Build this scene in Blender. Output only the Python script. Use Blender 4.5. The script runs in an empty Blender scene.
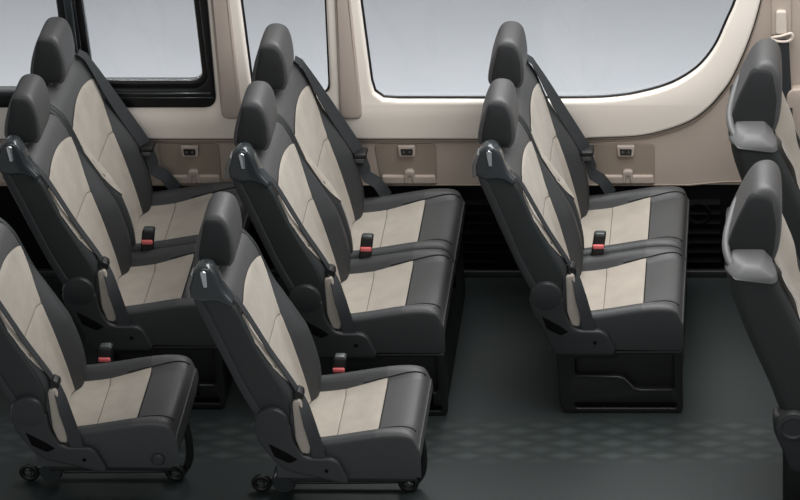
import bpy, bmesh, math, random
from mathutils import Vector
random.seed(7)
S = bpy.context.scene
COL = S.collection

# ------------------------------------------------------------------ materials
def rgb(r, g, b):
    def f(c):
        c /= 255.0
        return c / 12.92 if c <= 0.04045 else ((c + 0.055) / 1.055) ** 2.4
    return (f(r), f(g), f(b), 1.0)

def mat(name, col, rough=0.6, metal=0.0, bump=0.0, scale=60.0, vary=0.0, spec=0.5, sheen=0.0, coat=0.0, kind='noise'):
    m = bpy.data.materials.new(name); m.use_nodes = True
    nt = m.node_tree; N = nt.nodes; L = nt.links
    b = N['Principled BSDF']
    b.inputs['Base Color'].default_value = col
    b.inputs['Roughness'].default_value = rough
    b.inputs['Metallic'].default_value = metal
    b.inputs['Specular IOR Level'].default_value = spec
    b.inputs['Sheen Weight'].default_value = sheen
    b.inputs['Coat Weight'].default_value = coat
    if bump or vary:
        tc = N.new('ShaderNodeTexCoord')
        if kind == 'leather':
            tx = N.new('ShaderNodeTexVoronoi'); tx.inputs['Scale'].default_value = scale
            fac = tx.outputs['Distance']
        else:
            tx = N.new('ShaderNodeTexNoise'); tx.inputs['Scale'].default_value = scale
            tx.inputs['Detail'].default_value = 4
            fac = tx.outputs['Fac']
        L.new(tc.outputs['Object'], tx.inputs['Vector'])
        if vary:
            mx = N.new('ShaderNodeMix'); mx.data_type = 'RGBA'
            n2 = N.new('ShaderNodeTexNoise'); n2.inputs['Scale'].default_value = 14
            n2.inputs['Detail'].default_value = 5
            L.new(tc.outputs['Object'], n2.inputs['Vector'])
            L.new(n2.outputs['Fac'], mx.inputs['Factor'])
            mx.inputs[6].default_value = tuple(c * (1 - vary) for c in col[:3]) + (1,)
            mx.inputs[7].default_value = tuple(min(1, c * (1 + vary)) for c in col[:3]) + (1,)
            L.new(mx.outputs[2], b.inputs['Base Color'])
        if bump:
            bp = N.new('ShaderNodeBump'); bp.inputs['Strength'].default_value = bump
            bp.inputs['Distance'].default_value = 0.002
            L.new(fac, bp.inputs['Height']); L.new(bp.outputs['Normal'], b.inputs['Normal'])
    return m

M = {}
M['leather'] = mat('charcoal_leather', rgb(70, 70, 70), 0.5, bump=0.25, scale=260, kind='leather', vary=0.06)
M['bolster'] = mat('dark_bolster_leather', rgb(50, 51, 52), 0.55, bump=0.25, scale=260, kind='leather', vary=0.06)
M['cushion_shade'] = mat('cushion_shade_leather', rgb(58, 59, 60), 0.5, bump=0.25, scale=260, kind='leather', vary=0.06)  # same leather darkened; stands in for gradual shading behind the front band
M['anchor'] = mat('pale_beige_plastic', rgb(206, 194, 182), 0.5, bump=0.05, scale=300)
M['stitch'] = mat('taupe_stitch', rgb(112, 104, 94), 0.9)
M['fabric'] = mat('dark_side_fabric', rgb(34, 36, 36), 0.85, bump=0.3, scale=400, vary=0.08)
M['flank'] = mat('dark_flank_fabric', rgb(33, 34, 35), 0.9, bump=0.2, scale=400)
M['shell'] = mat('dark_back_shell', rgb(32, 36, 36), 0.55, bump=0.15, scale=300, vary=0.05)
M['cream'] = mat('cream_suede', rgb(160, 152, 141), 0.9, bump=0.5, scale=160, vary=0.20, sheen=0.15)
M['plastic'] = mat('dark_plastic', rgb(38, 39, 40), 0.5, bump=0.1, scale=500)
M['gloss'] = mat('glossy_dark_plastic', rgb(44, 49, 51), 0.25, coat=0.4)
M['black'] = mat('black_plastic', rgb(12, 12, 13), 0.5, bump=0.05, scale=300)
M['void'] = mat('dark_recess', rgb(7, 7, 8), 0.8, spec=0.1)
M['chrome'] = mat('satin_chrome', rgb(225, 228, 230), 0.22, metal=1.0)
M['steel'] = mat('dull_steel', rgb(90, 94, 94), 0.4, metal=0.7)
M['web'] = mat('belt_webbing', rgb(38, 41, 43), 0.7, bump=0.3, scale=700)
M['red'] = mat('red_button', rgb(215, 105, 105), 0.4)
M['gray'] = mat('lit_leather_and_rim_gray', rgb(90, 90, 90), 0.5, bump=0.2, scale=260, kind='leather')  # lightened: painted highlight on front shoulders and collar, plain grey on grip rims
M['piping'] = mat('black_seam', rgb(14, 14, 14), 0.8)
M['trim'] = mat('ivory_trim', rgb(240, 231, 220), 0.55, bump=0.05, scale=400)
M['wall'] = mat('greige_panel', rgb(178, 164, 152), 0.6, bump=0.06, scale=400, vary=0.03)
M['pillar'] = mat('warm_gray_pillar', rgb(178, 165, 155), 0.6, bump=0.05, scale=400)
M['pocket'] = mat('taupe_recess', rgb(146, 133, 120), 0.7, bump=0.06, scale=300)
M['rubber'] = mat('black_rubber', rgb(10, 10, 12), 0.35)
M['socket'] = mat('socket_black', rgb(18, 16, 16), 0.3)

def glass_mat():
    m = bpy.data.materials.new('window_glass'); m.use_nodes = True
    N = m.node_tree.nodes; L = m.node_tree.links; N.clear()
    o = N.new('ShaderNodeOutputMaterial'); mx = N.new('ShaderNodeMixShader')
    t = N.new('ShaderNodeBsdfTransparent'); g = N.new('ShaderNodeBsdfGlossy')
    t.inputs[0].default_value = (0.95, 0.96, 0.97, 1); g.inputs['Roughness'].default_value = 0.02
    mx.inputs[0].default_value = 0.04
    L.new(t.outputs[0], mx.inputs[1]); L.new(g.outputs[0], mx.inputs[2]); L.new(mx.outputs[0], o.inputs[0])
    return m
M['glass'] = glass_mat()

def floor_mat():
    """dark green-grey vinyl with a woven band of lozenges along the aisle"""
    m = bpy.data.materials.new('lozenge_vinyl'); m.use_nodes = True
    nt = m.node_tree; N = nt.nodes; L = nt.links; b = N['Principled BSDF']
    b.inputs['Roughness'].default_value = 0.55
    tc = N.new('ShaderNodeTexCoord'); sp = N.new('ShaderNodeSeparateXYZ'); L.new(tc.outputs['Object'], sp.inputs[0])
    def mth(op, a, bb=None, c=None):
        n = N.new('ShaderNodeMath'); n.operation = op
        for i, v in enumerate((a, bb, c)):
            if v is None: continue
            if isinstance(v, (int, float)): n.inputs[i].default_value = v
            else: L.new(v, n.inputs[i])
        return n.outputs[0]
    px = mth('PINGPONG', mth('DIVIDE', sp.outputs[0], 0.085), 1.0)
    py = mth('PINGPONG', mth('DIVIDE', mth('ADD', sp.outputs[1], 3.0), 0.038), 1.0)
    sm = mth('ADD', px, py)                        # lozenge lattice: seams where the sum is 1
    d = mth('ABSOLUTE', mth('SUBTRACT', sm, 1.0))
    mr = N.new('ShaderNodeMapRange'); mr.interpolation_type = 'SMOOTHSTEP'
    L.new(d, mr.inputs[0]); mr.inputs[1].default_value = 0.02; mr.inputs[2].default_value = 0.9
    up = mth('GREATER_THAN', sm, 1.0)
    body = mth('MULTIPLY', mr.outputs[0], mth('ADD', mth('MULTIPLY', up, 0.25), 0.75))
    yb = mth('ABSOLUTE', mth('ADD', sp.outputs[1], 1.125))
    band = N.new('ShaderNodeMapRange'); band.interpolation_type = 'SMOOTHSTEP'
    L.new(yb, band.inputs[0]); band.inputs[1].default_value = 0.155; band.inputs[2].default_value = 0.10
    fac = mth('MULTIPLY', body, band.outputs[0])
    no = N.new('ShaderNodeTexNoise'); no.inputs['Scale'].default_value = 90; L.new(tc.outputs['Object'], no.inputs['Vector'])
    mx = N.new('ShaderNodeMix'); mx.data_type = 'RGBA'; L.new(fac, mx.inputs['Factor'])
    mx.inputs[6].default_value = rgb(34, 42, 41); mx.inputs[7].default_value = rgb(55, 64, 62)
    m2 = N.new('ShaderNodeMix'); m2.data_type = 'RGBA'; m2.blend_type = 'MULTIPLY'; m2.inputs['Factor'].default_value = 0.25
    L.new(mx.outputs[2], m2.inputs[6]); L.new(no.outputs['Fac'], m2.inputs[7])
    L.new(m2.outputs[2], b.inputs['Base Color'])
    bp = N.new('ShaderNodeBump'); bp.inputs['Strength'].default_value = 0.3; bp.inputs['Distance'].default_value = 0.003
    L.new(fac, bp.inputs['Height']); L.new(bp.outputs['Normal'], b.inputs['Normal'])
    return m
M['floor'] = floor_mat()

# ------------------------------------------------------------------ helpers
def link(name, me, m, parent=None, loc=(0, 0, 0), smooth=True):
    o = bpy.data.objects.new(name, me); COL.objects.link(o)
    o.location = loc
    if parent: o.parent = parent
    if m is not None and not me.materials:
        me.materials.append(m)
    for p in me.polygons: p.use_smooth = smooth
    return o

def mesh(name, vs, fs, m, parent=None, loc=(0, 0, 0), smooth=True, sub=0):
    me = bpy.data.meshes.new(name); me.from_pydata([tuple(v) for v in vs], [], fs)
    bm = bmesh.new(); bm.from_mesh(me); bmesh.ops.recalc_face_normals(bm, faces=bm.faces[:]); bm.to_mesh(me); bm.free()
    o = link(name, me, m, parent, loc, smooth)
    if sub:
        md = o.modifiers.new('sub', 'SUBSURF'); md.levels = sub; md.render_levels = sub
    return o

def catmull(pts, n=6, closed=True):
    out = []; k = len(pts)
    rng = range(k) if closed else range(k - 1)
    for i in rng:
        if closed: p = [pts[(i + j - 1) % k] for j in range(4)]
        else: p = [pts[max(0, min(k - 1, i + j - 1))] for j in range(4)]
        for s in range(n):
            t = s / n
            out.append(tuple(0.5 * (2 * p[1][d] + (p[2][d] - p[0][d]) * t + (2 * p[0][d] - 5 * p[1][d] + 4 * p[2][d] - p[3][d]) * t * t
                             + (3 * p[1][d] - p[0][d] - 3 * p[2][d] + p[3][d]) * t ** 3) for d in range(len(p[0]))))
    if not closed: out.append(tuple(pts[-1]))
    return out

def rnd(pts, r, n=6):
    """round every corner of a polygon; r is one radius or one per corner"""
    out = []; k = len(pts)
    for i in range(k):
        rr = r[i] if isinstance(r, (list, tuple)) else r
        p = Vector(pts[i]); a = Vector(pts[i - 1]) - p; b = Vector(pts[(i + 1) % k]) - p
        if rr <= 0: out.append(tuple(p)); continue
        d = min(rr, a.length * 0.48, b.length * 0.48)
        s = p + a.normalized() * d; e = p + b.normalized() * d
        for j in range(n + 1):
            t = j / n
            out.append(tuple(s * (1 - t) ** 2 + p * 2 * t * (1 - t) + e * t * t))
    return out

def curve_mesh(name, loops, depth, bev, res=2):
    cu = bpy.data.curves.new(name, 'CURVE'); cu.dimensions = '2D'; cu.fill_mode = 'BOTH'
    for lp in loops:
        s = cu.splines.new('POLY'); s.points.add(len(lp) - 1); s.use_cyclic_u = True
        for pt, q in zip(s.points, lp): pt.co = (q[0], q[1], 0, 1)
    cu.extrude = max(depth / 2 - bev, 0.0001); cu.bevel_depth = bev; cu.bevel_resolution = res; cu.offset = -bev
    t = bpy.data.objects.new('t', cu); COL.objects.link(t)
    bpy.context.view_layer.update()
    me = bpy.data.meshes.new_from_object(t.evaluated_get(bpy.context.evaluated_depsgraph_get()))
    bpy.data.objects.remove(t); bpy.data.curves.remove(cu)
    me.name = name; me.materials.clear()
    return me

def plate(name, outline, y0, y1, m, parent=None, bev=0.004, holes=(), loc=(0, 0, 0), smooth=True):
    """a plate whose outline lies in the x-z plane and which spans y0..y1"""
    me = curve_mesh(name, [outline] + list(holes), abs(y1 - y0), bev)
    yc = (y0 + y1) / 2
    for v in me.vertices:
        x, z, d = v.co; v.co = (x, yc - d, z)
    me.update()
    o = link(name, me, m, parent, loc, False)
    if smooth: auto_smooth(me)
    return o

def auto_smooth(me, ang=40):
    bm = bmesh.new(); bm.from_mesh(me)
    bmesh.ops.remove_doubles(bm, verts=bm.verts[:], dist=1e-5)
    for f in bm.faces: f.smooth = True
    for e in bm.edges:
        e.smooth = not (len(e.link_faces) != 2 or e.calc_face_angle(0) > math.radians(ang))
    bm.to_mesh(me); bm.free()

def box(name, x0, x1, y0, y1, z0, z1, m, parent=None, bev=0.004, loc=(0, 0, 0)):
    me = bpy.data.meshes.new(name); bm = bmesh.new(); bmesh.ops.create_cube(bm, size=1)
    for v in bm.verts:
        v.co = ((x0 + x1) / 2 + v.co.x * (x1 - x0), (y0 + y1) / 2 + v.co.y * (y1 - y0), (z0 + z1) / 2 + v.co.z * (z1 - z0))
    if bev: bmesh.ops.bevel(bm, geom=bm.edges[:], offset=bev, segments=3, profile=0.5, affect='EDGES')
    bm.to_mesh(me); bm.free()
    o = link(name, me, m, parent, loc, False); auto_smooth(me); return o

def tube(name, pts, r, m, parent=None, closed=False, loc=(0, 0, 0), sides=10):
    vs, fs = [], []; n = len(pts); P = [Vector(p) for p in pts]
    for i in range(n):
        a = P[i - 1] if (i or closed) else P[i]; b = P[(i + 1) % n] if (i < n - 1 or closed) else P[i]
        t = (b - a).normalized(); u = t.cross(Vector((0.13, 0.97, 0.2)))
        if u.length < 0.05: u = t.cross(Vector((1, 0, 0)))
        u.normalize(); w = t.cross(u)
        for k in range(sides):
            q = 2 * math.pi * k / sides; vs.append(P[i] + u * math.cos(q) * r + w * math.sin(q) * r)
    for i in range(n if closed else n - 1):
        j = (i + 1) % n
        for k in range(sides):
            l = (k + 1) % sides; fs.append((i * sides + k, i * sides + l, j * sides + l, j * sides + k))
    if not closed:
        fs.append(tuple(range(sides - 1, -1, -1))); fs.append(tuple((n - 1) * sides + k for k in range(sides)))
    return mesh(name, vs, fs, m, parent, loc)

def disc_lathe(name, prof, cx, cz, y, m, parent=None, seg=28, loc=(0, 0, 0)):
    """turned shape about the y axis; prof = (radius, offset toward -y)"""
    vs, fs = [], []
    for r, d in prof:
        for k in range(seg):
            q = 2 * math.pi * k / seg; vs.append((cx + r * math.cos(q), y - d, cz + r * math.sin(q)))
    for i in range(len(prof) - 1):
        for k in range(seg):
            l = (k + 1) % seg; fs.append((i * seg + k, i * seg + l, (i + 1) * seg + l, (i + 1) * seg + k))
    fs.append(tuple(range(seg))); fs.append(tuple((len(prof) - 1) * seg + k for k in range(seg)))
    o = mesh(name, vs, fs, m, parent, loc); auto_smooth(o.data, 35); return o

def ribbon(name, pts, wid, width, m, parent=None, th=0.003, loc=(0, 0, 0)):
    """flat webbing along pts; wid is one width direction or one per point"""
    P = [Vector(p) for p in pts]; n = len(P); vs, fs = [], []
    for i in range(n):
        t = (P[min(n - 1, i + 1)] - P[max(0, i - 1)]).normalized()
        w = Vector(wid[i] if isinstance(wid, list) else wid); w = (w - t * w.dot(t)).normalized()
        nn = t.cross(w)
        for a, b in ((-1, -1), (1, -1), (1, 1), (-1, 1)):
            vs.append(P[i] + w * a * width / 2 + nn * b * th / 2)
    for i in range(n - 1):
        for k in range(4):
            l = (k + 1) % 4; fs.append((i * 4 + k, i * 4 + l, i * 4 + 4 + l, i * 4 + 4 + k))
    fs.append((0, 1, 2, 3)); fs.append(tuple((n - 1) * 4 + k for k in range(4)))
    o = mesh(name, vs, fs, m, parent, loc); auto_smooth(o.data, 50); return o

def empty(name, loc, label, cat, group=None):
    o = bpy.data.objects.new(name, None); COL.objects.link(o); o.location = loc; o.empty_display_size = 0.1
    return tag(o, label, cat, group)

def tag(o, label=None, cat=None, group=None):
    if label: o['label'] = label
    if cat: o['category'] = cat
    if group: o['group'] = group
    return o

def struct(o): o['kind'] = 'structure'; return o

def join(a, *others):
    bm = bmesh.new(); bm.from_mesh(a.data)
    for b in others: bm.from_mesh(b.data)
    bm.to_mesh(a.data); bm.free()
    for b in others:
        me = b.data; bpy.data.objects.remove(b); bpy.data.meshes.remove(me)
    return a

def copy_tree(o, parent=None):
    c = o.copy(); COL.objects.link(c); c.parent = parent
    for ch in list(o.children): copy_tree(ch, c)
    return c

def interp(tab, z):
    if z <= tab[0][0]: return tab[0][1]
    for (a, b), (c, d) in zip(tab, tab[1:]):
        if z <= c:
            t = (z - a) / (c - a); return b + (d - b) * t
    return tab[-1][1]

def sstep(a, b, x):
    t = max(0, min(1, (x - a) / (b - a))); return t * t * (3 - 2 * t)

def smooth_tab(tab, n=8): return catmull(tab, n, False)

# ------------------------------------------------------------------ seat pieces (local frame: x forward, y toward window, z up)
CREST = smooth_tab([(.34, .095), (.42, .104), (.5, .098), (.6, .075), (.65, .053), (.74, .006), (.8, -.022), (.9, -.067), (.95, -.092), (.985, -.110), (1.003, -.128)])
HALFC = smooth_tab([(.34, .10), (.42, .10), (.55, .108), (.65, .120), (.73, .142), (.80, .172), (.86, .190), (.90, .192)])
HALFN = smooth_tab([(.34, .12), (.50, .13), (.58, .150), (.63, .192), (.70, .205), (.86, .205), (.90, .200)])
def panel_x(z): return -.074 + (.9 - z) * .255

def back_x(y, z, hw):
    ub = (interp(HALFC, z) if y > 0 else max(.13, interp(HALFC, z))) * hw / .21
    xc = interp(CREST, z); xp = min(panel_x(z), xc - .004)
    a = abs(y)
    return xp + (xc - xp) * sstep(ub - .03, ub + .05, a) - .05 * max(0, (a - (hw - .022)) / .022) ** 2 * .5

def make_backrest(parent, y0, hw=.212):
    """upholstered backrest body: crest bolsters either side of a sunken centre"""
    zs = [.34 + .61 * i / 60 for i in range(61)] + [.96, .97, .98, .988, .994, .999, 1.002, 1.0035]
    us = [-1, -.992, -.98, -.96] + [-.93 + 1.86 * i / 44 for i in range(45)] + [.96, .98, .992, 1]
    vs, fs = [], []; nu = len(us)
    for z in zs:
        w = hw
        if z > .95: w = hw - .05 + math.sqrt(max(0, .053 ** 2 - (z - .95) ** 2)) * .95
        top = sstep(.93, 1.003, z)
        for u in us:
            y = u * w
            vs.append((back_x(y * hw / w, z, hw) - .035 * top ** 3, y0 + y, z))
        for u in us:
            y = u * w
            xr = -.02 - (z - .45) * .335
            xr = xr + .025 + .015 * top ** 3
            vs.append((min(xr, back_x(y * hw / w, z, hw) - .05 + .02 * top ** 3), y0 + y, z))
    n2 = 2 * nu
    for i in range(len(zs) - 1):
        a, b = i * n2, (i + 1) * n2
        for k in range(nu - 1):
            fs.append((a + k, a + k + 1, b + k + 1, b + k)); fs.append((a + nu + k + 1, a + nu + k, b + nu + k, b + nu + k + 1))
        fs.append((a + nu, a, b, b + nu)); fs.append((a + nu - 1, a + n2 - 1, b + n2 - 1, b + nu - 1))
    for base in (0, (len(zs) - 1) * n2):
        for k in range(nu - 1):
            fs.append((base + k, base + k + 1, base + nu + k + 1, base + nu + k))
    o = mesh('backrest', vs, fs, M['leather'], parent); auto_smooth(o.data, 60)
    o.data.materials.append(M['bolster'])
    for f in o.data.polygons:
        c = f.center; dy = c.y - y0
        if c.z < .86 - .5 * max(0, .19 - abs(dy)): f.material_index = 1
    # cream centre panel, a hair proud of the body
    vs, fs = [], []; nz, nu = 80, 25
    for i in range(nz):
        t = i / (nz - 1)
        for k in range(nu):
            u = -1 + 2 * k / (nu - 1)
            ztop = .926 - .04 * abs(u) ** 2.2
            z = .37 + (ztop - .37) * t
            y = u * interp(HALFC if u > 0 else HALFN, min(z, .90)) * hw / .212
            if abs(u) == 1: pass
            # shallow tuck at the horizontal seam half way up
            seam = .0024 * math.exp(-((z - .70) / .007) ** 2)
            edge = .004 * (1 - max(abs(u) ** 12, t ** 30))
            vs.append((back_x(y, z, hw) + .0035 + edge - seam, y0 + y, z))
    for i in range(nz - 1):
        for k in range(nu - 1): fs.append((i * nu + k, i * nu + k + 1, (i + 1) * nu + k + 1, (i + 1) * nu + k))
    p = mesh('insert_panel', vs, fs, M['cream'], o)
    tag(p, 'cream suede centre panel of the backrest')
    tube('stitch_line', [(back_x(y, .70, hw) + .0055, y0 + y, .70 + .0 * y) for y in [-.14 + .27 * i / 24 for i in range(25)]], .0016, M['stitch'], o, sides=6)
    # dark rear and side shell
    prof = rnd([(-.018, .44), (-.093, .610), (-.218, .966), (-.205, 1.0), (-.150, 1.004), (-.112, .975), (-.080, .930), (-.036, .80), (.010, .70), (.052, .61), (.064, .56), (.05, .44)],
               [.03, .1, .02, .015, .03, .04, .05, .1, .1, .05, .04, .03])
    back = rnd([(-.018, .44), (-.093, .610), (-.218, .966), (-.205, 1.0), (-.170, .985), (-.066, .640), (.0, .47)], [.03, .1, .02, .015, .02, .1, .02])
    sh = plate('back_shell', prof, y0 - hw - .008, y0 - hw + .022, M['shell'], o, bev=.010)
    join(sh, plate('s', prof, y0 + hw - .016, y0 + hw + .006, M['shell'], o, bev=.008), plate('s', back, y0 - hw + .01, y0 + hw - .01, M['shell'], o, bev=.008))
    # raised rim down the rear edge of the shell
    rim = [(-.024, .455), (-.093, .612), (-.213, .962), (-.195, .985), (-.180, .955), (-.073, .635), (.005, .46)]
    plate('shell_rim', rnd(rim, [.01, .05, .01, .01, .02, .05, .01]), y0 - hw - .014, y0 - hw + .004, M['plastic'], o, bev=.006)
    return o

def make_headrest(parent, y0, front=False):
    if front:
        prof = [(-.150, .862), (-.186, .905), (-.184, .99), (-.150, 1.08), (-.105, 1.170), (-.07, 1.200), (-.03, 1.198), (-.006, 1.155), (-.002, 1.06), (-.014, .96), (-.05, .885), (-.10, .855)]
        hw = .112
    else:
        prof = [(-.130, 1.010), (-.190, 1.012), (-.223, 1.032), (-.218, 1.085), (-.198, 1.15), (-.178, 1.188), (-.150, 1.200), (-.118, 1.192), (-.100, 1.16), (-.092, 1.09), (-.096, 1.04), (-.110, 1.012)]
        hw = .094
    P = catmull(prof, 4); c = Vector((sum(p[0] for p in P) / len(P), sum(p[1] for p in P) / len(P)))
    # stations across the width: flat flanks with softly rounded shoulders
    st = [(-1.0, .60), (-1.0, .84), (-.985, .92), (-.93, .972), (-.76, 1.0), (-.3, 1.0), (.3, 1.0), (.76, 1.0), (.93, .972), (.985, .92), (1.0, .84), (1.0, .6)]
    vs, fs = [], []; n = len(P)
    for u, k in st:
        for q in P:
            v = c + (Vector(q) - c) * k
            # the crown narrows a little
            vs.append((v.x, y0 + u * hw * (1 - .16 * sstep(1.12, 1.25, v.y)), v.y))
    for i in range(len(st) - 1):
        for k in range(n):
            l = (k + 1) % n; fs.append((i * n + k, i * n + l, (i + 1) * n + l, (i + 1) * n + k))
    fs.append(tuple(range(n))); fs.append(tuple((len(st) - 1) * n + k for k in range(n)))
    o = mesh('headrest', vs, fs, M['leather'], parent, sub=1)
    # darker flank panels with a seam around the lower two thirds
    for s in (-1,) if not front else (-1,):
        if front: Q = rnd([(-.14, .875), (-.182, .905), (-.182, .99), (-.154, 1.075), (-.106, 1.182), (-.036, 1.176), (-.018, 1.07), (-.028, .96), (-.06, .89), (-.10, .87)], .025, 4)
        else: Q = rnd([(-.135, 1.020), (-.190, 1.021), (-.212, 1.042), (-.205, 1.085), (-.180, 1.190), (-.121, 1.182), (-.104, 1.125), (-.104, 1.045), (-.116, 1.022)], .022, 4)
        n = len(Q)
        inner = []
        vs, fs = [], []
        for k, off in ((1.0, -.010), (.975, .0010), (.90, .0032), (.5, .0045)):
            cc = Vector((sum(p[0] for p in Q) / n, sum(p[1] for p in Q) / n))
            for q in Q:
                v = cc + (Vector(q) - cc) * k
                vs.append((v.x, y0 + s * (hw * (1 - .16 * sstep(1.12, 1.25, v.y)) + off), v.y))
        for i in range(3):
            for k in range(n):
                l = (k + 1) % n; fs.append((i * n + k, i * n + l, (i + 1) * n + l, (i + 1) * n + k))
        fs.append(tuple(3 * n + k for k in range(n)))
        tag(mesh('side_panel', vs, fs, M['flank'], o), 'darker fabric side panel of the headrest')
    for dy in (-.06, .06):
        xb, zb = ((-.10, .90) if front else (-.155, 1.01))
        tube('post', [(xb - .01, y0 + dy, zb + .06), (xb, y0 + dy, zb - .08)], .007, M['chrome'], o)
    return o

def cushion_z(x, edge):
    pan = interp(PANZ, x); bol = interp(BOLZ, x)
    return pan + (bol - pan) * edge
PANZ = smooth_tab([(.0, .355), (.06, .357), (.19, .366), (.33, .412), (.40, .430), (.438, .432), (.458, .424), (.471, .402)])
BOLZ = smooth_tab([(.0, .395), (.06, .402), (.19, .420), (.33, .444), (.40, .449), (.438, .444), (.458, .430), (.471, .404)])

def make_cushion(parent, y0, hw=.216):
    xs = [.42 * i / 42 for i in range(43)] + [.428, .436, .444, .451, .457, .462, .466, .470, .4725, .474]
    us = [-1, -1, -.995, -.985, -.97, -.95] + [-.92 + 1.84 * i / 40 for i in range(41)] + [.95, .97, .985, .995, 1, 1]
    vs, fs = [], []; nu = len(us)
    def top(x, y):
        a = abs(y)
        e = sstep(.135, .185, a)
        z = cushion_z(min(x, .471), e)
        r = .022
        if a > hw - r: z -= r - math.sqrt(max(0, r * r - (a - hw + r) ** 2))
        return z
    for i, x in enumerate(xs):
        fr = sstep(.452, .474, x)
        for j, u in enumerate(us):
            if j in (0, nu - 1): vs.append((x - .02 * 0, y0 + u * hw, .275))
            else: vs.append((x, y0 + u * hw, top(x, u * hw) - .012 * fr))
    for i in range(len(xs) - 1):
        for k in range(nu - 1):
            a = i * nu + k; fs.append((a, a + 1, a + nu + 1, a + nu))
    # front face, then the underside
    base = (len(xs) - 1) * nu; add = len(vs)
    for lvl, xo in ((.35, .476), (.29, .464), (.268, .447)):
        for j, u in enumerate(us): vs.append((xo, y0 + u * hw * .995, lvl))
    for j in range(nu - 1):
        fs.append((base + j, base + j + 1, add + j + 1, add + j))
        fs.append((add + j, add + j + 1, add + nu + j + 1, add + nu + j)); fs.append((add + nu + j, add + nu + j + 1, add + 2 * nu + j + 1, add + 2 * nu + j))
        fs.append((add + 2 * nu + j, add + 2 * nu + j + 1, j + 1, j))
    # close the sides
    for k in (0, nu - 1):
        loop = [i * nu + k for i in range(len(xs))] + [add + k, add + nu + k, add + 2 * nu + k]
        fs.append(tuple(loop))
    fs.append(tuple(range(nu)))
    o = mesh('seat_cushion', vs, fs, M['leather'], parent)
    auto_smooth(o.data, 60)
    o.data.materials.append(M['cushion_shade']); o.data.materials.append(M['bolster'])
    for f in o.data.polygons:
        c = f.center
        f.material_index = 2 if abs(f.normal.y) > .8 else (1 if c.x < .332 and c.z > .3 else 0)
    # cream centre panel
    vs, fs = [], []; nx, nw = 60, 15
    for i in range(nx):
        t = i / (nx - 1); x = .02 + .312 * t
        for k in range(nw):
            u = -1 + 2 * k / (nw - 1)
            y = u * (.150 + .006 * t)
            e = .004 * (1 - max(abs(u) ** 10, t ** 24))
            seam = .0016 * math.exp(-((x - .19) / .005) ** 2)
            vs.append((x, y0 + y, top(x, y) + .0015 + e - seam))
    for i in range(nx - 1):
        for k in range(nw - 1): fs.append((i * nw + k, i * nw + k + 1, (i + 1) * nw + k + 1, (i + 1) * nw + k))
    tag(mesh('insert_panel', vs, fs, M['cream'], o), 'cream suede centre panel of the cushion')
    tube('stitch_line', [(.19, y0 + y, top(.19, y) + .0040) for y in [-.150 + .300 * i / 16 for i in range(17)]], .0016, M['stitch'], o, sides=6)
    # dark seams that bound the leather front band and run forward from the panel
    pts = [(.334, y0 + y, top(.334, y) + .0015) for y in [-.205 + .41 * i / 20 for i in range(3, 18)]]
    tube('seam', pts, .0022, M['piping'], o, sides=6)
    for s in (-1, 1):
        pts = [(x, y0 + s * (.158 + .012 * sstep(.33, .47, x)), top(x, .158 + .012 * sstep(.33, .47, x)) + .0012) for x in [.25 + .21 * i / 24 for i in range(25)]]
        tube('seam', pts, .0022, M['piping'], o, sides=6)
    return o

def make_grip(parent, yn):
    """glossy shoulder grip on the near top corner, with a bright strip"""
    out = rnd([(-.228, .985), (-.222, 1.03), (-.203, 1.075), (-.178, 1.094), (-.150, 1.090), (-.133, 1.06), (-.118, 1.0), (-.085, .955), (-.095, .935), (-.14, .965), (-.20, .958)],
              [.012, .03, .03, .02, .02, .03, .03, .012, .01, .02, .02])
    o = plate('grip_handle', out, yn - .016, yn + .05, M['gloss'], parent, bev=.013)
    st = rnd([(-.176, 1.02), (-.182, 1.075), (-.173, 1.082), (-.162, 1.075), (-.163, 1.02)], .004)
    tag(plate('bright_strip', st, yn - .021, yn - .010, M['chrome'], o, bev=.003), 'bright chrome strip on the grip handle')
    rim = rnd([(-.232, .975), (-.232, 1.02), (-.212, 1.068), (-.205, 1.062), (-.220, 1.015), (-.219, .978)], .004)
    plate('handle_rim', rim, yn - .018, yn + .03, M['gray'], o, bev=.003)
    return o

def make_recliner(parent, yn, rear=(.020, .262)):
    o = disc_lathe('recliner_cover', [(.056, -.03), (.056, .012), (.053, .018), (.047, .020), (.0, .020)], .0, .503, yn, M['plastic'], parent)
    br = rnd([(-.062, .500), (-.055, .44), (-.012, .36), rear, (.226, .258), (.235, .275), (.208, .345), (.185, .362), (.115, .362), (.088, .375), (.062, .43), (.060, .50)],
             [.02, .05, .05, .02, .02, .02, .04, .03, .03, .03, .05, .02])
    b = plate('side_bracket', br, yn - .018, yn + .035, M['plastic'], parent, bev=.008)
    tri = rnd([(-.018, .425), (.045, .385), (.075, .36), (.045, .345), (-.002, .372)], .006)
    plate('bracket_recess', tri, yn - .0195, yn - .012, M['void'], b, bev=.002)
    disc_lathe('bolt', [(.007, -.005), (.007, .002), (.004, .004), (0, .004)], .165, .315, yn - .017, M['void'], b, seg=14)

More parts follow.
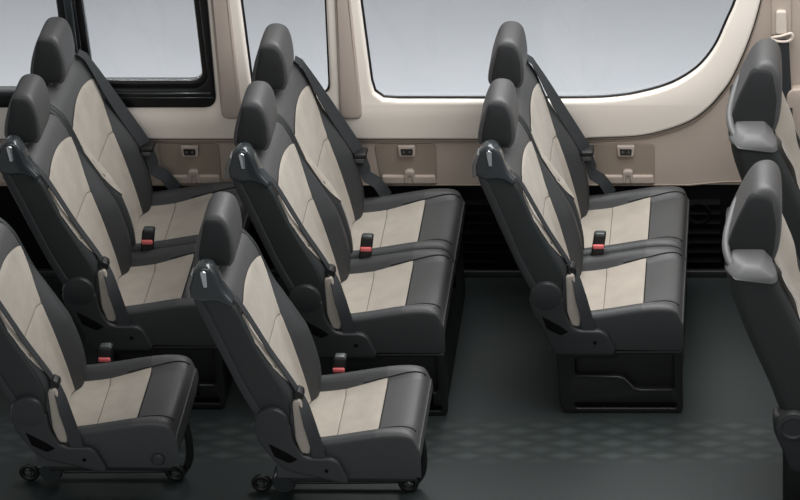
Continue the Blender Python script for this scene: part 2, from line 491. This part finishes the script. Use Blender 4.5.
def make_near_belt(parent, y0):
    """belt that runs from the shoulder grip down the near edge to its anchor"""
    yn = y0 - .184
    pts = []
    for i in range(22):
        z = .952 - (.952 - .60) * i / 21
        pts.append((interp(CREST, z) + .010, yn - .004 + .0 * i, z))
    pts = [(-.125, yn - .012, .985), (-.102, yn - .006, .972)] + pts
    o = ribbon('seat_belt', pts, (0.25, 1, 0.1), .022, M['web'], parent)
    P0 = (.088, yn - .004, .592)
    t = rnd([(.076, .578), (.076, .603), (.090, .611), (.106, .600), (.107, .580), (.093, .572)], .006)
    tag(plate('belt_tongue', t, yn - .024, yn + .018, M['black'], o, bev=.004), 'black belt tongue')
    yo = y0 - .222
    ribbon('lap_strap', [P0, (.108, yo + .012, .55), (.121, yo, .49), (.134, yo - .004, .43), (.146, yo - .006, .355)], [(.3, 1, 0), (.5, .8, 0), (.8, .45, 0), (1, .15, 0), (1, 0, 0)], .042, M['web'], o)
    bp = rnd([(.070, .575), (.098, .585), (.116, .43), (.112, .37), (.084, .375), (.070, .43)], .012)
    tag(plate('bolster_gusset', bp, y0 - .222, y0 - .20, M['cream'], o, bev=.006), 'cream gusset beside the belt')
    return o

def make_window_belt(parent, y0):
    ye = y0 + .198
    zz = [.992, .975, .95] + [.93 - (.93 - .50) * i / 18 for i in range(19)]
    pts = [(interp(CREST, z) + (.004 if z > .98 else .016) + .004 * sstep(.9, .7, z), ye, z) for z in zz]
    pts = pts + [(.150, ye + .004, .475), (.168, ye + .012, .44), (.185, ye + .022, .40)]
    o = ribbon('seat_belt', pts, [(.05 + .8 * sstep(0, 12, k), 1, -.1) for k in range(len(pts))], .050, M['web'], parent)
    b = box('belt_tongue', .078, .118, ye - .03, ye + .026, .572, .592, M['steel'], o, bev=.005)
    tag(b, 'metal belt tongue')
    box('tongue_grip', .078, .125, ye - .034, ye + .028, .592, .612, M['black'], o, bev=.006)
    return o

def make_buckle(parent, x, y, z0, lean=.018):
    vs = []
    o = box('belt_buckle', x - .022, x + .022, y - .018, y + .018, z0, z0 + .125, M['black'], parent, bev=.006)
    for v in o.data.vertices: v.co.x += (v.co.z - z0) * .16; v.co.y += (v.co.z - z0) * .10
    xx = x + .078 * .16
    b = box('release_button', xx - .019, xx + .021, y - .0235 + .006, y + .004, z0 + .074, z0 + .090, M['red'], o, bev=.004)
    tag(b, 'red release button')
    box('latch_slot', xx - .010, xx + .024, y - .014 + .010, y + .022, z0 + .118, z0 + .131, M['steel'], o, bev=.003)
    return o

# ------------------------------------------------------------------ twin bench seat
DY = .22
def make_twin(loc, label):
    r = empty('twin_seat', loc, label, 'seat', 'twin seats along the window wall')
    for y0 in (DY, -DY):
        make_backrest(r, y0); make_headrest(r, y0); make_cushion(r, y0)
    yn = -2 * DY
    make_grip(r, yn + .008); make_recliner(r, yn + .002)
    make_near_belt(r, -DY); make_window_belt(r, DY)
    make_buckle(r, .146, -.012, .368)
    # pedestal box with a stepped recess in its near face
    out = rnd([(.026, .262), (.030, .03), (.045, .0), (.458, .0), (.468, .02), (.468, .262)], [.01, .03, .02, .02, .03, .01])
    hole = rnd([(.090, .232), (.090, .160), (.240, .156), (.262, .148), (.296, .106), (.320, .100), (.430, .100), (.438, .110), (.438, .250), (.242, .250), (.236, .232)], .012)
    slot = rnd([(.085, .045), (.085, .022), (.445, .022), (.445, .045)], .01)
    b = plate('pedestal', out, -.43, -.395, M['black'], r, bev=.005, holes=[hole, slot])
    box('pedestal_body', .045, .460, -.40, .40, .0, .262, M['black'], b, bev=.008)
    lip = [(.092, -.431, .160)] + [(.240, -.431, .156), (.262, -.431, .148), (.296, -.431, .106), (.320, -.431, .100), (.430, -.431, .100)]
    tube('recess_lip', lip, .004, M['plastic'], b)
    return r

# ------------------------------------------------------------------ single folding seat
def make_single(loc, label):
    r = empty('folding_seat', loc, label, 'seat', 'single seats on the near side')
    make_backrest(r, 0); make_headrest(r, 0); make_cushion(r, 0)
    yn = -DY
    make_grip(r, yn + .008); make_recliner(r, yn + .002, (.030, .315))
    make_near_belt(r, 0)
    make_buckle(r, .142, .245, .325)
    f = box('seat_frame', .03, .44, -.19, .19, .235, .272, M['black'], r, bev=.008)
    # rail with round feet, held up by two cranked legs
    yl = .115
    for yy in (yl,):
        tube('rail', [(-.09, yy, .035), (.0, yy, .03), (.2, yy, .03), (.40, yy, .034)], .011, M['steel'], r)
        tube('leg', catmull([(.02, yy, .25), (-.01, yy, .16), (-.03, yy, .08), (-.035, yy, .03)], 5, False), .020, M['black'], r)
        tube('leg', catmull([(.43, yy - .0, .25), (.440, yy, .15), (.432, yy, .07), (.405, yy, .022)], 5, False), .014, M['black'], r)
    for xx in (-.118, .385):
        o = tube('foot', [(xx + .026 * math.cos(a), yl - .02, .036 + .026 * math.sin(a)) for a in [2 * math.pi * i / 24 for i in range(24)]], .010, M['black'], r, closed=True)
        disc_lathe('foot_bolt', [(.012, -.02), (.012, .012), (.009, .016), (0, .016)], xx, .036, yl - .02, M['steel'], o, seg=18)
    disc_lathe('pivot_knob', [(.042, -.03), (.042, .03), (.036, .042), (.0, .044)], -.035, .062, yl - .02, M['gloss'], r)
    return r

# ------------------------------------------------------------------ front seat
def make_front(loc, label):
    r = empty('front_seat', loc, label, 'seat', 'front seats')
    hw = .235
    crest = smooth_tab([(.36, .20), (.5, .17), (.6, .12), (.70, .075), (.80, .035), (.90, -.008), (.96, -.03), (1.0, -.05), (1.03, -.07)])
    rear = smooth_tab([(.36, -.005), (.42, -.02), (.50, -.045), (.60, -.085), (.70, -.122), (.80, -.155), (.88, -.178), (.96, -.186), (1.0, -.180), (1.03, -.160)])
    zs = [.36, .42, .5, .58, .66, .74, .80, .85, .89, .92, .94, .955, .965, .972]
    us = [-1, -.985, -.94, -.86, -.74, -.6, -.35, 0, .35, .6, .74, .86, .94, .985, 1]
    nu = len(us); vs, fs = [], []
    def fx(y, z):
        xc = interp(crest, z); a = abs(y)
        return xc - .055 * (1 - sstep(.10, .19, a)) * sstep(1.0, .85, z) - .02 * sstep(hw - .02, hw, a)
    def rx(y, z): return interp(rear, z) + .035 * sstep(hw - .06, hw, abs(y)) ** 2
    for z in zs:
        w = hw - (.06 - math.sqrt(max(0, .0625 ** 2 - (max(z, .91) - .91) ** 2)) if z > .91 else 0)
        t = sstep(.90, .972, z) ** 3
        for u in us: vs.append((fx(u * hw, z) - .03 * t, u * w, z))
        for u in us: vs.append((rx(u * hw, z) + .03 * t, u * w, z))
    n2 = 2 * nu
    for i in range(len(zs) - 1):
        a, b = i * n2, (i + 1) * n2
        for k in range(nu - 1):
            fs.append((a + k, a + k + 1, b + k + 1, b + k)); fs.append((a + nu + k + 1, a + nu + k, b + nu + k, b + nu + k + 1))
        fs.append((a + nu, a, b, b + nu)); fs.append((a + nu - 1, a + n2 - 1, b + n2 - 1, b + nu - 1))
    for base in (0, (len(zs) - 1) * n2):
        for k in range(nu - 1): fs.append((base + k, base + k + 1, base + nu + k + 1, base + nu + k))
    bk = mesh('backrest', vs, fs, M['fabric'], r, sub=1)
    # shoulder tops as a separate layer, light from above put into its grey
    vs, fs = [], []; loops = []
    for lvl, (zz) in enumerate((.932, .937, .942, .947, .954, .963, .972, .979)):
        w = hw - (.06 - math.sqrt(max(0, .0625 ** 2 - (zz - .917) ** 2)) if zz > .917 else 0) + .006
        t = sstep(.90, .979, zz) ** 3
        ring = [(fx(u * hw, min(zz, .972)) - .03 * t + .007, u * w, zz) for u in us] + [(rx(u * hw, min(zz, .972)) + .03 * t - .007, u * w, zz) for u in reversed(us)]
        # the lit layer dips toward the front edge
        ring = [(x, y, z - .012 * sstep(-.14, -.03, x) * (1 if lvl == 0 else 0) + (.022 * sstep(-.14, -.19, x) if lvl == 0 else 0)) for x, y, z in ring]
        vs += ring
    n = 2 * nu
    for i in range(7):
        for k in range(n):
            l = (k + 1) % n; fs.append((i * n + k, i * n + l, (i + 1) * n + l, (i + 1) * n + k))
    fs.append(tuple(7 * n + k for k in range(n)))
    tag(mesh('lit_shoulder_top', vs, fs, M['gray'], bk, sub=1), 'leather shoulder top with light from above painted into its grey')
    vs, fs = [], []; nz, nw = 26, 17
    for i in range(nz):
        z = .42 + (.93 - .42) * i / (nz - 1)
        for k in range(nw):
            u = -1 + 2 * k / (nw - 1); y = u * (.15 + .055 * sstep(.72, .92, z))
            vs.append((fx(y, z) + .017, y, z))
    for i in range(nz - 1):
        for k in range(nw - 1): fs.append((i * nw + k, i * nw + k + 1, (i + 1) * nw + k + 1, (i + 1) * nw + k))
    tag(mesh('insert_panel', vs, fs, M['cream'], bk), 'cream suede centre panel of the front backrest')
    tube('collar', catmull([(-.150, -.20, .93), (-.178, -.15, .965), (-.186, -.09, .995), (-.172, -.01, 1.03), (-.150, .06, 1.06), (-.120, .09, 1.07)], 5, False), .013, M['gray'], bk)  # rim tube, its highlight painted in by the lighter grey
    make_headrest(r, 0, front=True)
    # cushion and plinth, mostly beyond the frame
    prof = rnd([(.05, .27), (.05, .43), (.20, .45), (.45, .50), (.54, .48), (.56, .42), (.54, .28)], [.03, .04, .1, .06, .05, .05, .03])
    plate('seat_cushion', prof, -hw, hw, M['leather'], r, bev=.03)
    box('plinth', .0, .50, -.20, .20, .0, .29, M['black'], r, bev=.02)
    disc_lathe('recliner_cover', [(.062, -.03), (.062, .012), (.055, .022), (.04, .026), (.034, .020), (.0, .020)], .035, .365, -hw + .004, M['plastic'], r)
    sk = rnd([(-.035, .41), (-.03, .33), (.0, .26), (.03, .17), (.5, .17), (.52, .30), (.48, .36), (.2, .40)], [.02, .04, .05, .03, .05, .05, .05, .04])
    plate('side_cover', sk, -hw - .004, -hw + .05, M['plastic'], r, bev=.012)
    return r

# ------------------------------------------------------------------ the van body
XL, XR = -3.4, .9
fl = struct(box('floor', XL, XR, -1.95, .06, -.05, 0, M['floor'], bev=0))
ZG = .600     # height of the groove under the window panel
groove = [(-0.85, 0.6), (-0.75, 0.6), (-0.699, 0.605), (-0.539, 0.614), (-0.434, 0.639), (-0.344, 0.677), (-0.28, 0.728), (-0.235, 0.782), (-0.187, 0.857), (-0.127, 1.006), (-0.082, 1.168), (-0.04, 1.4), (-0.02, 1.6)]
GR = [(XL, ZG)] + catmull(groove, 6, False)
win_big = [(-1.535, 1.46), (-1.531, 1.168), (-1.514, .84), (-1.505, .795), (-1.475, .770)] + catmull([(-1.42, .766), (-1.0, .766), (-.72, .767), (-.60, .776), (-.527, .790), (-.44, .816), (-.372, .850), (-.304, .905), (-.248, .985), (-.205, 1.087), (-.173, 1.168), (-.125, 1.33), (-.10, 1.46)], 6, False)
win_mid = rnd([(-1.975, 1.46), (-1.955, .78), (-1.674, .78), (-1.652, 1.46)], .05)
win_sl = rnd([(-3.3, 1.50), (-3.3, .738), (-2.092, .738), (-2.082, 1.50)], .05)

def grow(lp, d):
    c = []
    n = len(lp)
    for i in range(n):
        a = Vector(lp[i - 1]); p = Vector(lp[i]); b = Vector(lp[(i + 1) % n])
        t = (b - a).normalized(); c.append(tuple(p + Vector((-t.y, t.x)) * d))
    return c
# orientation: the loops run counter-clockwise or clockwise; find the outward sign
def area(lp): return sum(lp[i - 1][0] * lp[i][1] - lp[i][0] * lp[i - 1][1] for i in range(len(lp))) / 2
def out(lp, d): return grow(lp, -d if area(lp) > 0 else d)

wall = struct(plate('wall_far', [(XL, .395), (XR, .395), (XR, 1.62), (XL, 1.62)], .003, .05, M['wall'], bev=.0005,
                    holes=[out(win_big, .02), out(win_mid, .02), out(win_sl, .012)], smooth=False))
up = list(GR) + [(-.01, 1.62), (XL, 1.62)]
panel = struct(plate('trim_1', up, -.022, .012, M['trim'], bev=.012, holes=[out(win_big, .004), out(win_mid, .004), out(win_sl, -.004)]))
gl = struct(tube('trim_2', [(x, -.004, z - .003) for x, z in GR], .0042, M['piping'], sides=8))
struct(tube('trim_3', [(x, .001, z - .021) for x, z in GR], .0045, M['pocket'], sides=8))
# soft swell of the window panel round the big window
# pillar covers between the windows
def pillar(n, x0a, x0b, x1a, x1b, zb):
    o = plate('trim_%d' % n, rnd([(x0b, zb), (x1b, zb), (x1a, 1.6), (x0a, 1.6)], [.03, .03, .005, .005]), -.032, .0, M['pillar'], bev=.010)
    return struct(o)
pillar(4, -2.072, -2.078, -2.010, -2.000, .69)
pillar(5, -1.612, -1.640, -1.575, -1.555, .69)

# windows
def gasket(loop, r, parent, y): return tube('gasket', [(x, y, z) for x, z in loop], r, M['rubber'], parent, closed=True, sides=8)
def pane(loop, y, parent): return plate('pane', loop, y - .002, y + .002, M['glass'], parent, bev=.0003)

w1 = bpy.data.objects.new('window_1', None); COL.objects.link(w1); struct(w1)
hl = rnd([(-3.24, 1.44), (-3.24, .800), (-2.635, .800), (-2.635, 1.44)], .03)
hr = rnd([(-2.550, 1.44), (-2.540, .838), (-2.165, .838), (-2.135, .862), (-2.142, 1.44)], [.03, .03, .03, .03, .03])
plate('window_frame', win_sl, -.030, .035, M['rubber'], w1, bev=.008, holes=[hl, out(hr, .022)])
inr = plate('sliding_sash', out(hr, .030), -.012, .030, M['rubber'], w1, bev=.006, holes=[hr])
tube('sash_track', [(-2.62, -.030, .800), (-2.3, -.030, .800), (-2.11, -.030, .800)], .005, M['gloss'], w1)
tube('sash_track', [(-2.60, -.030, .782), (-2.3, -.030, .782), (-2.10, -.030, .782)], .003, M['gloss'], w1)
box('latch', -2.604, -2.575, -.045, -.028, .93, 1.30, M['gloss'], w1, bev=.005)
pane(out(hl, .006), .01, w1); pane(out(hr, .006), .02, w1)
tube('glass_edge', [(x, .004, z) for x, z in hr], .004, M['chrome'], w1, closed=True, sides=8)
w2 = bpy.data.objects.new('window_2', None); COL.objects.link(w2); struct(w2)
gasket(win_mid, .0048, w2, .006); pane(win_mid, .012, w2)
w3 = bpy.data.objects.new('window_3', None); COL.objects.link(w3); struct(w3)
gasket(win_big, .0048, w3, .006); pane(win_big, .012, w3)

# black lower side panel with louvres
struct(box('wall_lower', XL, XR, .004, .05, 0, .40, M['void'], bev=.001))
struct(tube('trim_6', [(XL, -.004, .398), (-.35, -.004, .398), (-.22, -.004, .412), (XR, -.004, .412)],   .004, M['pocket'], sides=8))
lv = []
def louvre(n, x0, x1):
    vs, fs = [], []
    for i in range(7):
        z = .055 + i * .042
        b = len(vs)
        vs += [(x0, .006, z), (x1, .006, z), (x1, -.014, z + .010), (x0, -.014, z + .010), (x0, .006, z + .026), (x1, .006, z + .026)]
        fs += [(b, b + 1, b + 2, b + 3), (b + 3, b + 2, b + 5, b + 4), (b, b + 3, b + 4), (b + 1, b + 5, b + 2)]
    return struct(mesh('trim_%d' % n, vs, fs, M['void'], smooth=False))
for n, (a, b) in enumerate(((-2.35, -2.02), (-1.22, -.80), (-.40, -.235)), 7): louvre(n, a, b)
struct(box('baseboard_far', XL, XR, -.02, .004, 0, .028, M['plastic'], bev=.004))

# storage recesses in the lower panel with a power outlet and a hook in each
for i, (xc, side) in enumerate(((-2.212, 'left'), (-1.402, 'middle'), (-.585, 'right'))):
    struct(plate('trim_%d' % (12 + i), rnd([(xc - .122, .572), (xc - .104, .405), (xc + .104, .405), (xc + .108, .572)], .02), -.0012, .004, M['pocket'], bev=.001))
    struct(plate('trim_%d' % (16 + i), rnd([(xc - .100, .442), (xc - .104, .405), (xc + .104, .405), (xc + .100, .442)], .008), -.014, .003, M['wall'], bev=.007))
    where = ('below the black sliding window, behind the leftmost twin seat', 'below the big window, behind the middle twin seat', 'below the big window, behind the rightmost twin seat')[i]
    t = empty('power_outlet', (xc, -.002, .545), 'small wall power outlet ' + where, 'outlet', 'wall power outlets')
    plate('outlet_plate', rnd([(-.034, .026), (-.030, -.022), (.030, -.022), (.034, .026)], .008), -.014, .002, M['pillar'], t, bev=.005)
    f = plate('socket', rnd([(-.023, .014), (-.021, -.013), (.021, -.013), (.023, .014)], .004), -.017, -.010, M['socket'], t, bev=.002)
    for dx in (-.011, .011):
        disc_lathe('port', [(.006, -.002), (.006, .001), (.004, .002), (0, .002)], dx, 0, -.017, M['steel'], f, seg=14)
    h = plate('wall_hook', rnd([(-.020, -.02), (-.018, .03), (-.008, .036), (.008, .036), (.018, .03), (.020, -.02), (.010, -.02), (.007, .012), (-.007, .012), (-.010, -.02)], .004), -.018, .002, M['pillar'], bev=.004, loc=(xc + .005, -.002, .432))
    tag(h, 'beige hook under the outlet behind the ' + ('leftmost', 'middle', 'rightmost')[i] + ' twin seat', 'hook', 'wall hooks')

# round speaker low on the wall between the right twin seat and the front seat
sp = empty('speaker', (-.318, .0, .278), 'round black speaker low on the far wall beside the front seat', 'speaker')
disc_lathe('speaker_ring', [(.048, -.004), (.048, .010), (.043, .016), (.036, .012), (.034, .004)], 0, 0, 0, M['void'], sp)
disc_lathe('speaker_cone', [(.034, .003), (.012, -.002), (.010, .006), (0, .008)], 0, 0, 0, M['void'], sp)

# front pillar cover with belt anchor
struct(plate('trim_20', rnd([(.012, .40), (.012, .80), (.030, .825), (.9, .825), (.9, .40)], [.005, .02, .02, .005, .005]), -.045, .0, M['wall'], bev=.010))
sb = empty('shoulder_belt', (-.005, 0, 1.03), 'dark shoulder belt hanging from the ivory pillar anchor behind the far front seat', 'seat belt')
plate('anchor_slide', rnd([(-.036, .0), (-.036, .20), (.036, .20), (.036, .0)], .006), -.010, .002, M['wall'], sb, bev=.003)
plate('anchor_knob', rnd([(-.021, .010), (-.019, .105), (.019, .105), (.021, .010)], .012), -.026, -.006, M['anchor'], sb, bev=.006)
tube('belt_loop', catmull([(-.034, -.03, .0), (-.018, -.032, -.012), (.018, -.032, -.014), (.040, -.03, -.002), (.036, -.03, .018), (.0, -.032, .008)], 5),   .0055, M['anchor'], sb, closed=True)
ribbon('webbing', [(.004, -.030, -.006), (.006, -.032, -.05), (.010, -.036, -.15), (.016, -.040, -.25), (.020, -.052, -.36), (.024, -.056, -.50), (.024, -.05, -.62)], (1, 0, .0), .048, M['web'], sb)

# ------------------------------------------------------------------ seats placed in rows (x of the recliner, y of the seat centre line)
make_twin((-.823, -.522, 0), 'rightmost twin seat, its black pedestal in full view on the open floor')
proto = [o for o in bpy.data.objects if o.name == 'twin_seat'][0]
b = copy_tree(proto); b.location = (-1.659, -.540, 0); b['label'] = 'middle twin seat, directly behind the fully visible single folding seat'
a = copy_tree(proto); a.location = (-2.452, -.500, .006); a['label'] = 'leftmost twin seat, its headrests in front of the black sliding window'
make_single((-1.668, -1.530, 0), 'single folding seat with its whole headrest in view, beside the middle twin seat')
ps = [o for o in bpy.data.objects if o.name == 'folding_seat'][0]
c = copy_tree(ps); c.location = (-2.478, -1.465, 0); disc_lathe('reflection_disc', [(.022, -.02), (.022, .006), (.016, .012), (.0, .013)], .405, .305, -.216, M['plastic'], c); c['label'] = 'single folding seat cut by the left photo edge, its headrest out of view'  # knob-shaped disc added for a grey light reflection on the cushion side
make_front((0, -1.335, 0), 'nearer front seat at the right edge, recliner cover low on its side')
pf = [o for o in bpy.data.objects if o.name == 'front_seat'][0]
d = copy_tree(pf); d.location = (0, -.455, 0); d['label'] = 'farther front seat, under the pillar belt anchor by the window wall'

# studio ground added outside to carry the light gradient seen through the windows
gm = mat('studio_ground', rgb(190, 192, 195), 0.9)
g = bpy.data.meshes.new('ground'); g.from_pydata([(-14, -3, -.7), (12, -3, -.7), (12, 16, -.7), (-14, 16, -.7)], [], [(0, 1, 2, 3)])
struct(link('ground', g, gm, smooth=False))

# ------------------------------------------------------------------ light
def area_light(name, loc, tgt, sx, sy, power, col=(1, 1, 1), spread=180):
    l = bpy.data.lights.new(name, 'AREA'); l.shape = 'RECTANGLE'; l.size = sx; l.size_y = sy; l.energy = power; l.color = col
    l.spread = math.radians(spread)
    o = bpy.data.objects.new(name, l); COL.objects.link(o); o.location = loc
    o.rotation_euler = (Vector(tgt) - Vector(loc)).to_track_quat('-Z', 'Y').to_euler(); return o
area_light('roof_softbox', (-.6, -.35, 3.1), (-.8, -.45, 0), 4.0, 1.2, 140, (1, 1, 1))
area_light('front_softbox', (2.8, -1.6, 2.8), (-1.2, -.6, .5), 2.0, 2.0, 35, (1, 1, 1))
area_light('near_softbox', (-1.2, -6.0, 3.6), (-1.3, 0, .9), 5.0, 2.0, 72, (1, 1, 1))
area_light('added_outside_strip', (-1.2, 1.8, 1.5), (-1.2, 1.8, -1), 16, .4, 230, (1, 1, 1), 170)  # added lamp, never in view; makes the gradient on the ground outside
w = bpy.data.worlds.new('world'); S.world = w; w.use_nodes = True
w.node_tree.nodes['Background'].inputs[0].default_value = (.95, .97, 1, 1)
w.node_tree.nodes['Background'].inputs[1].default_value = .24

# ------------------------------------------------------------------ camera
cam = bpy.data.cameras.new('camera'); co = bpy.data.objects.new('camera', cam); COL.objects.link(co)
cam.sensor_fit = 'HORIZONTAL'; cam.sensor_width = 36; cam.lens = 3183.351 / 800 * 36
cam.shift_x = -(782.627 - 400) / 800
co.location = (0, -10.405, 6.3071); co.rotation_euler = (math.pi / 2 - .5371, 0, 0)
cam.clip_end = 200
S.camera = co
S.view_settings.view_transform = 'Standard'
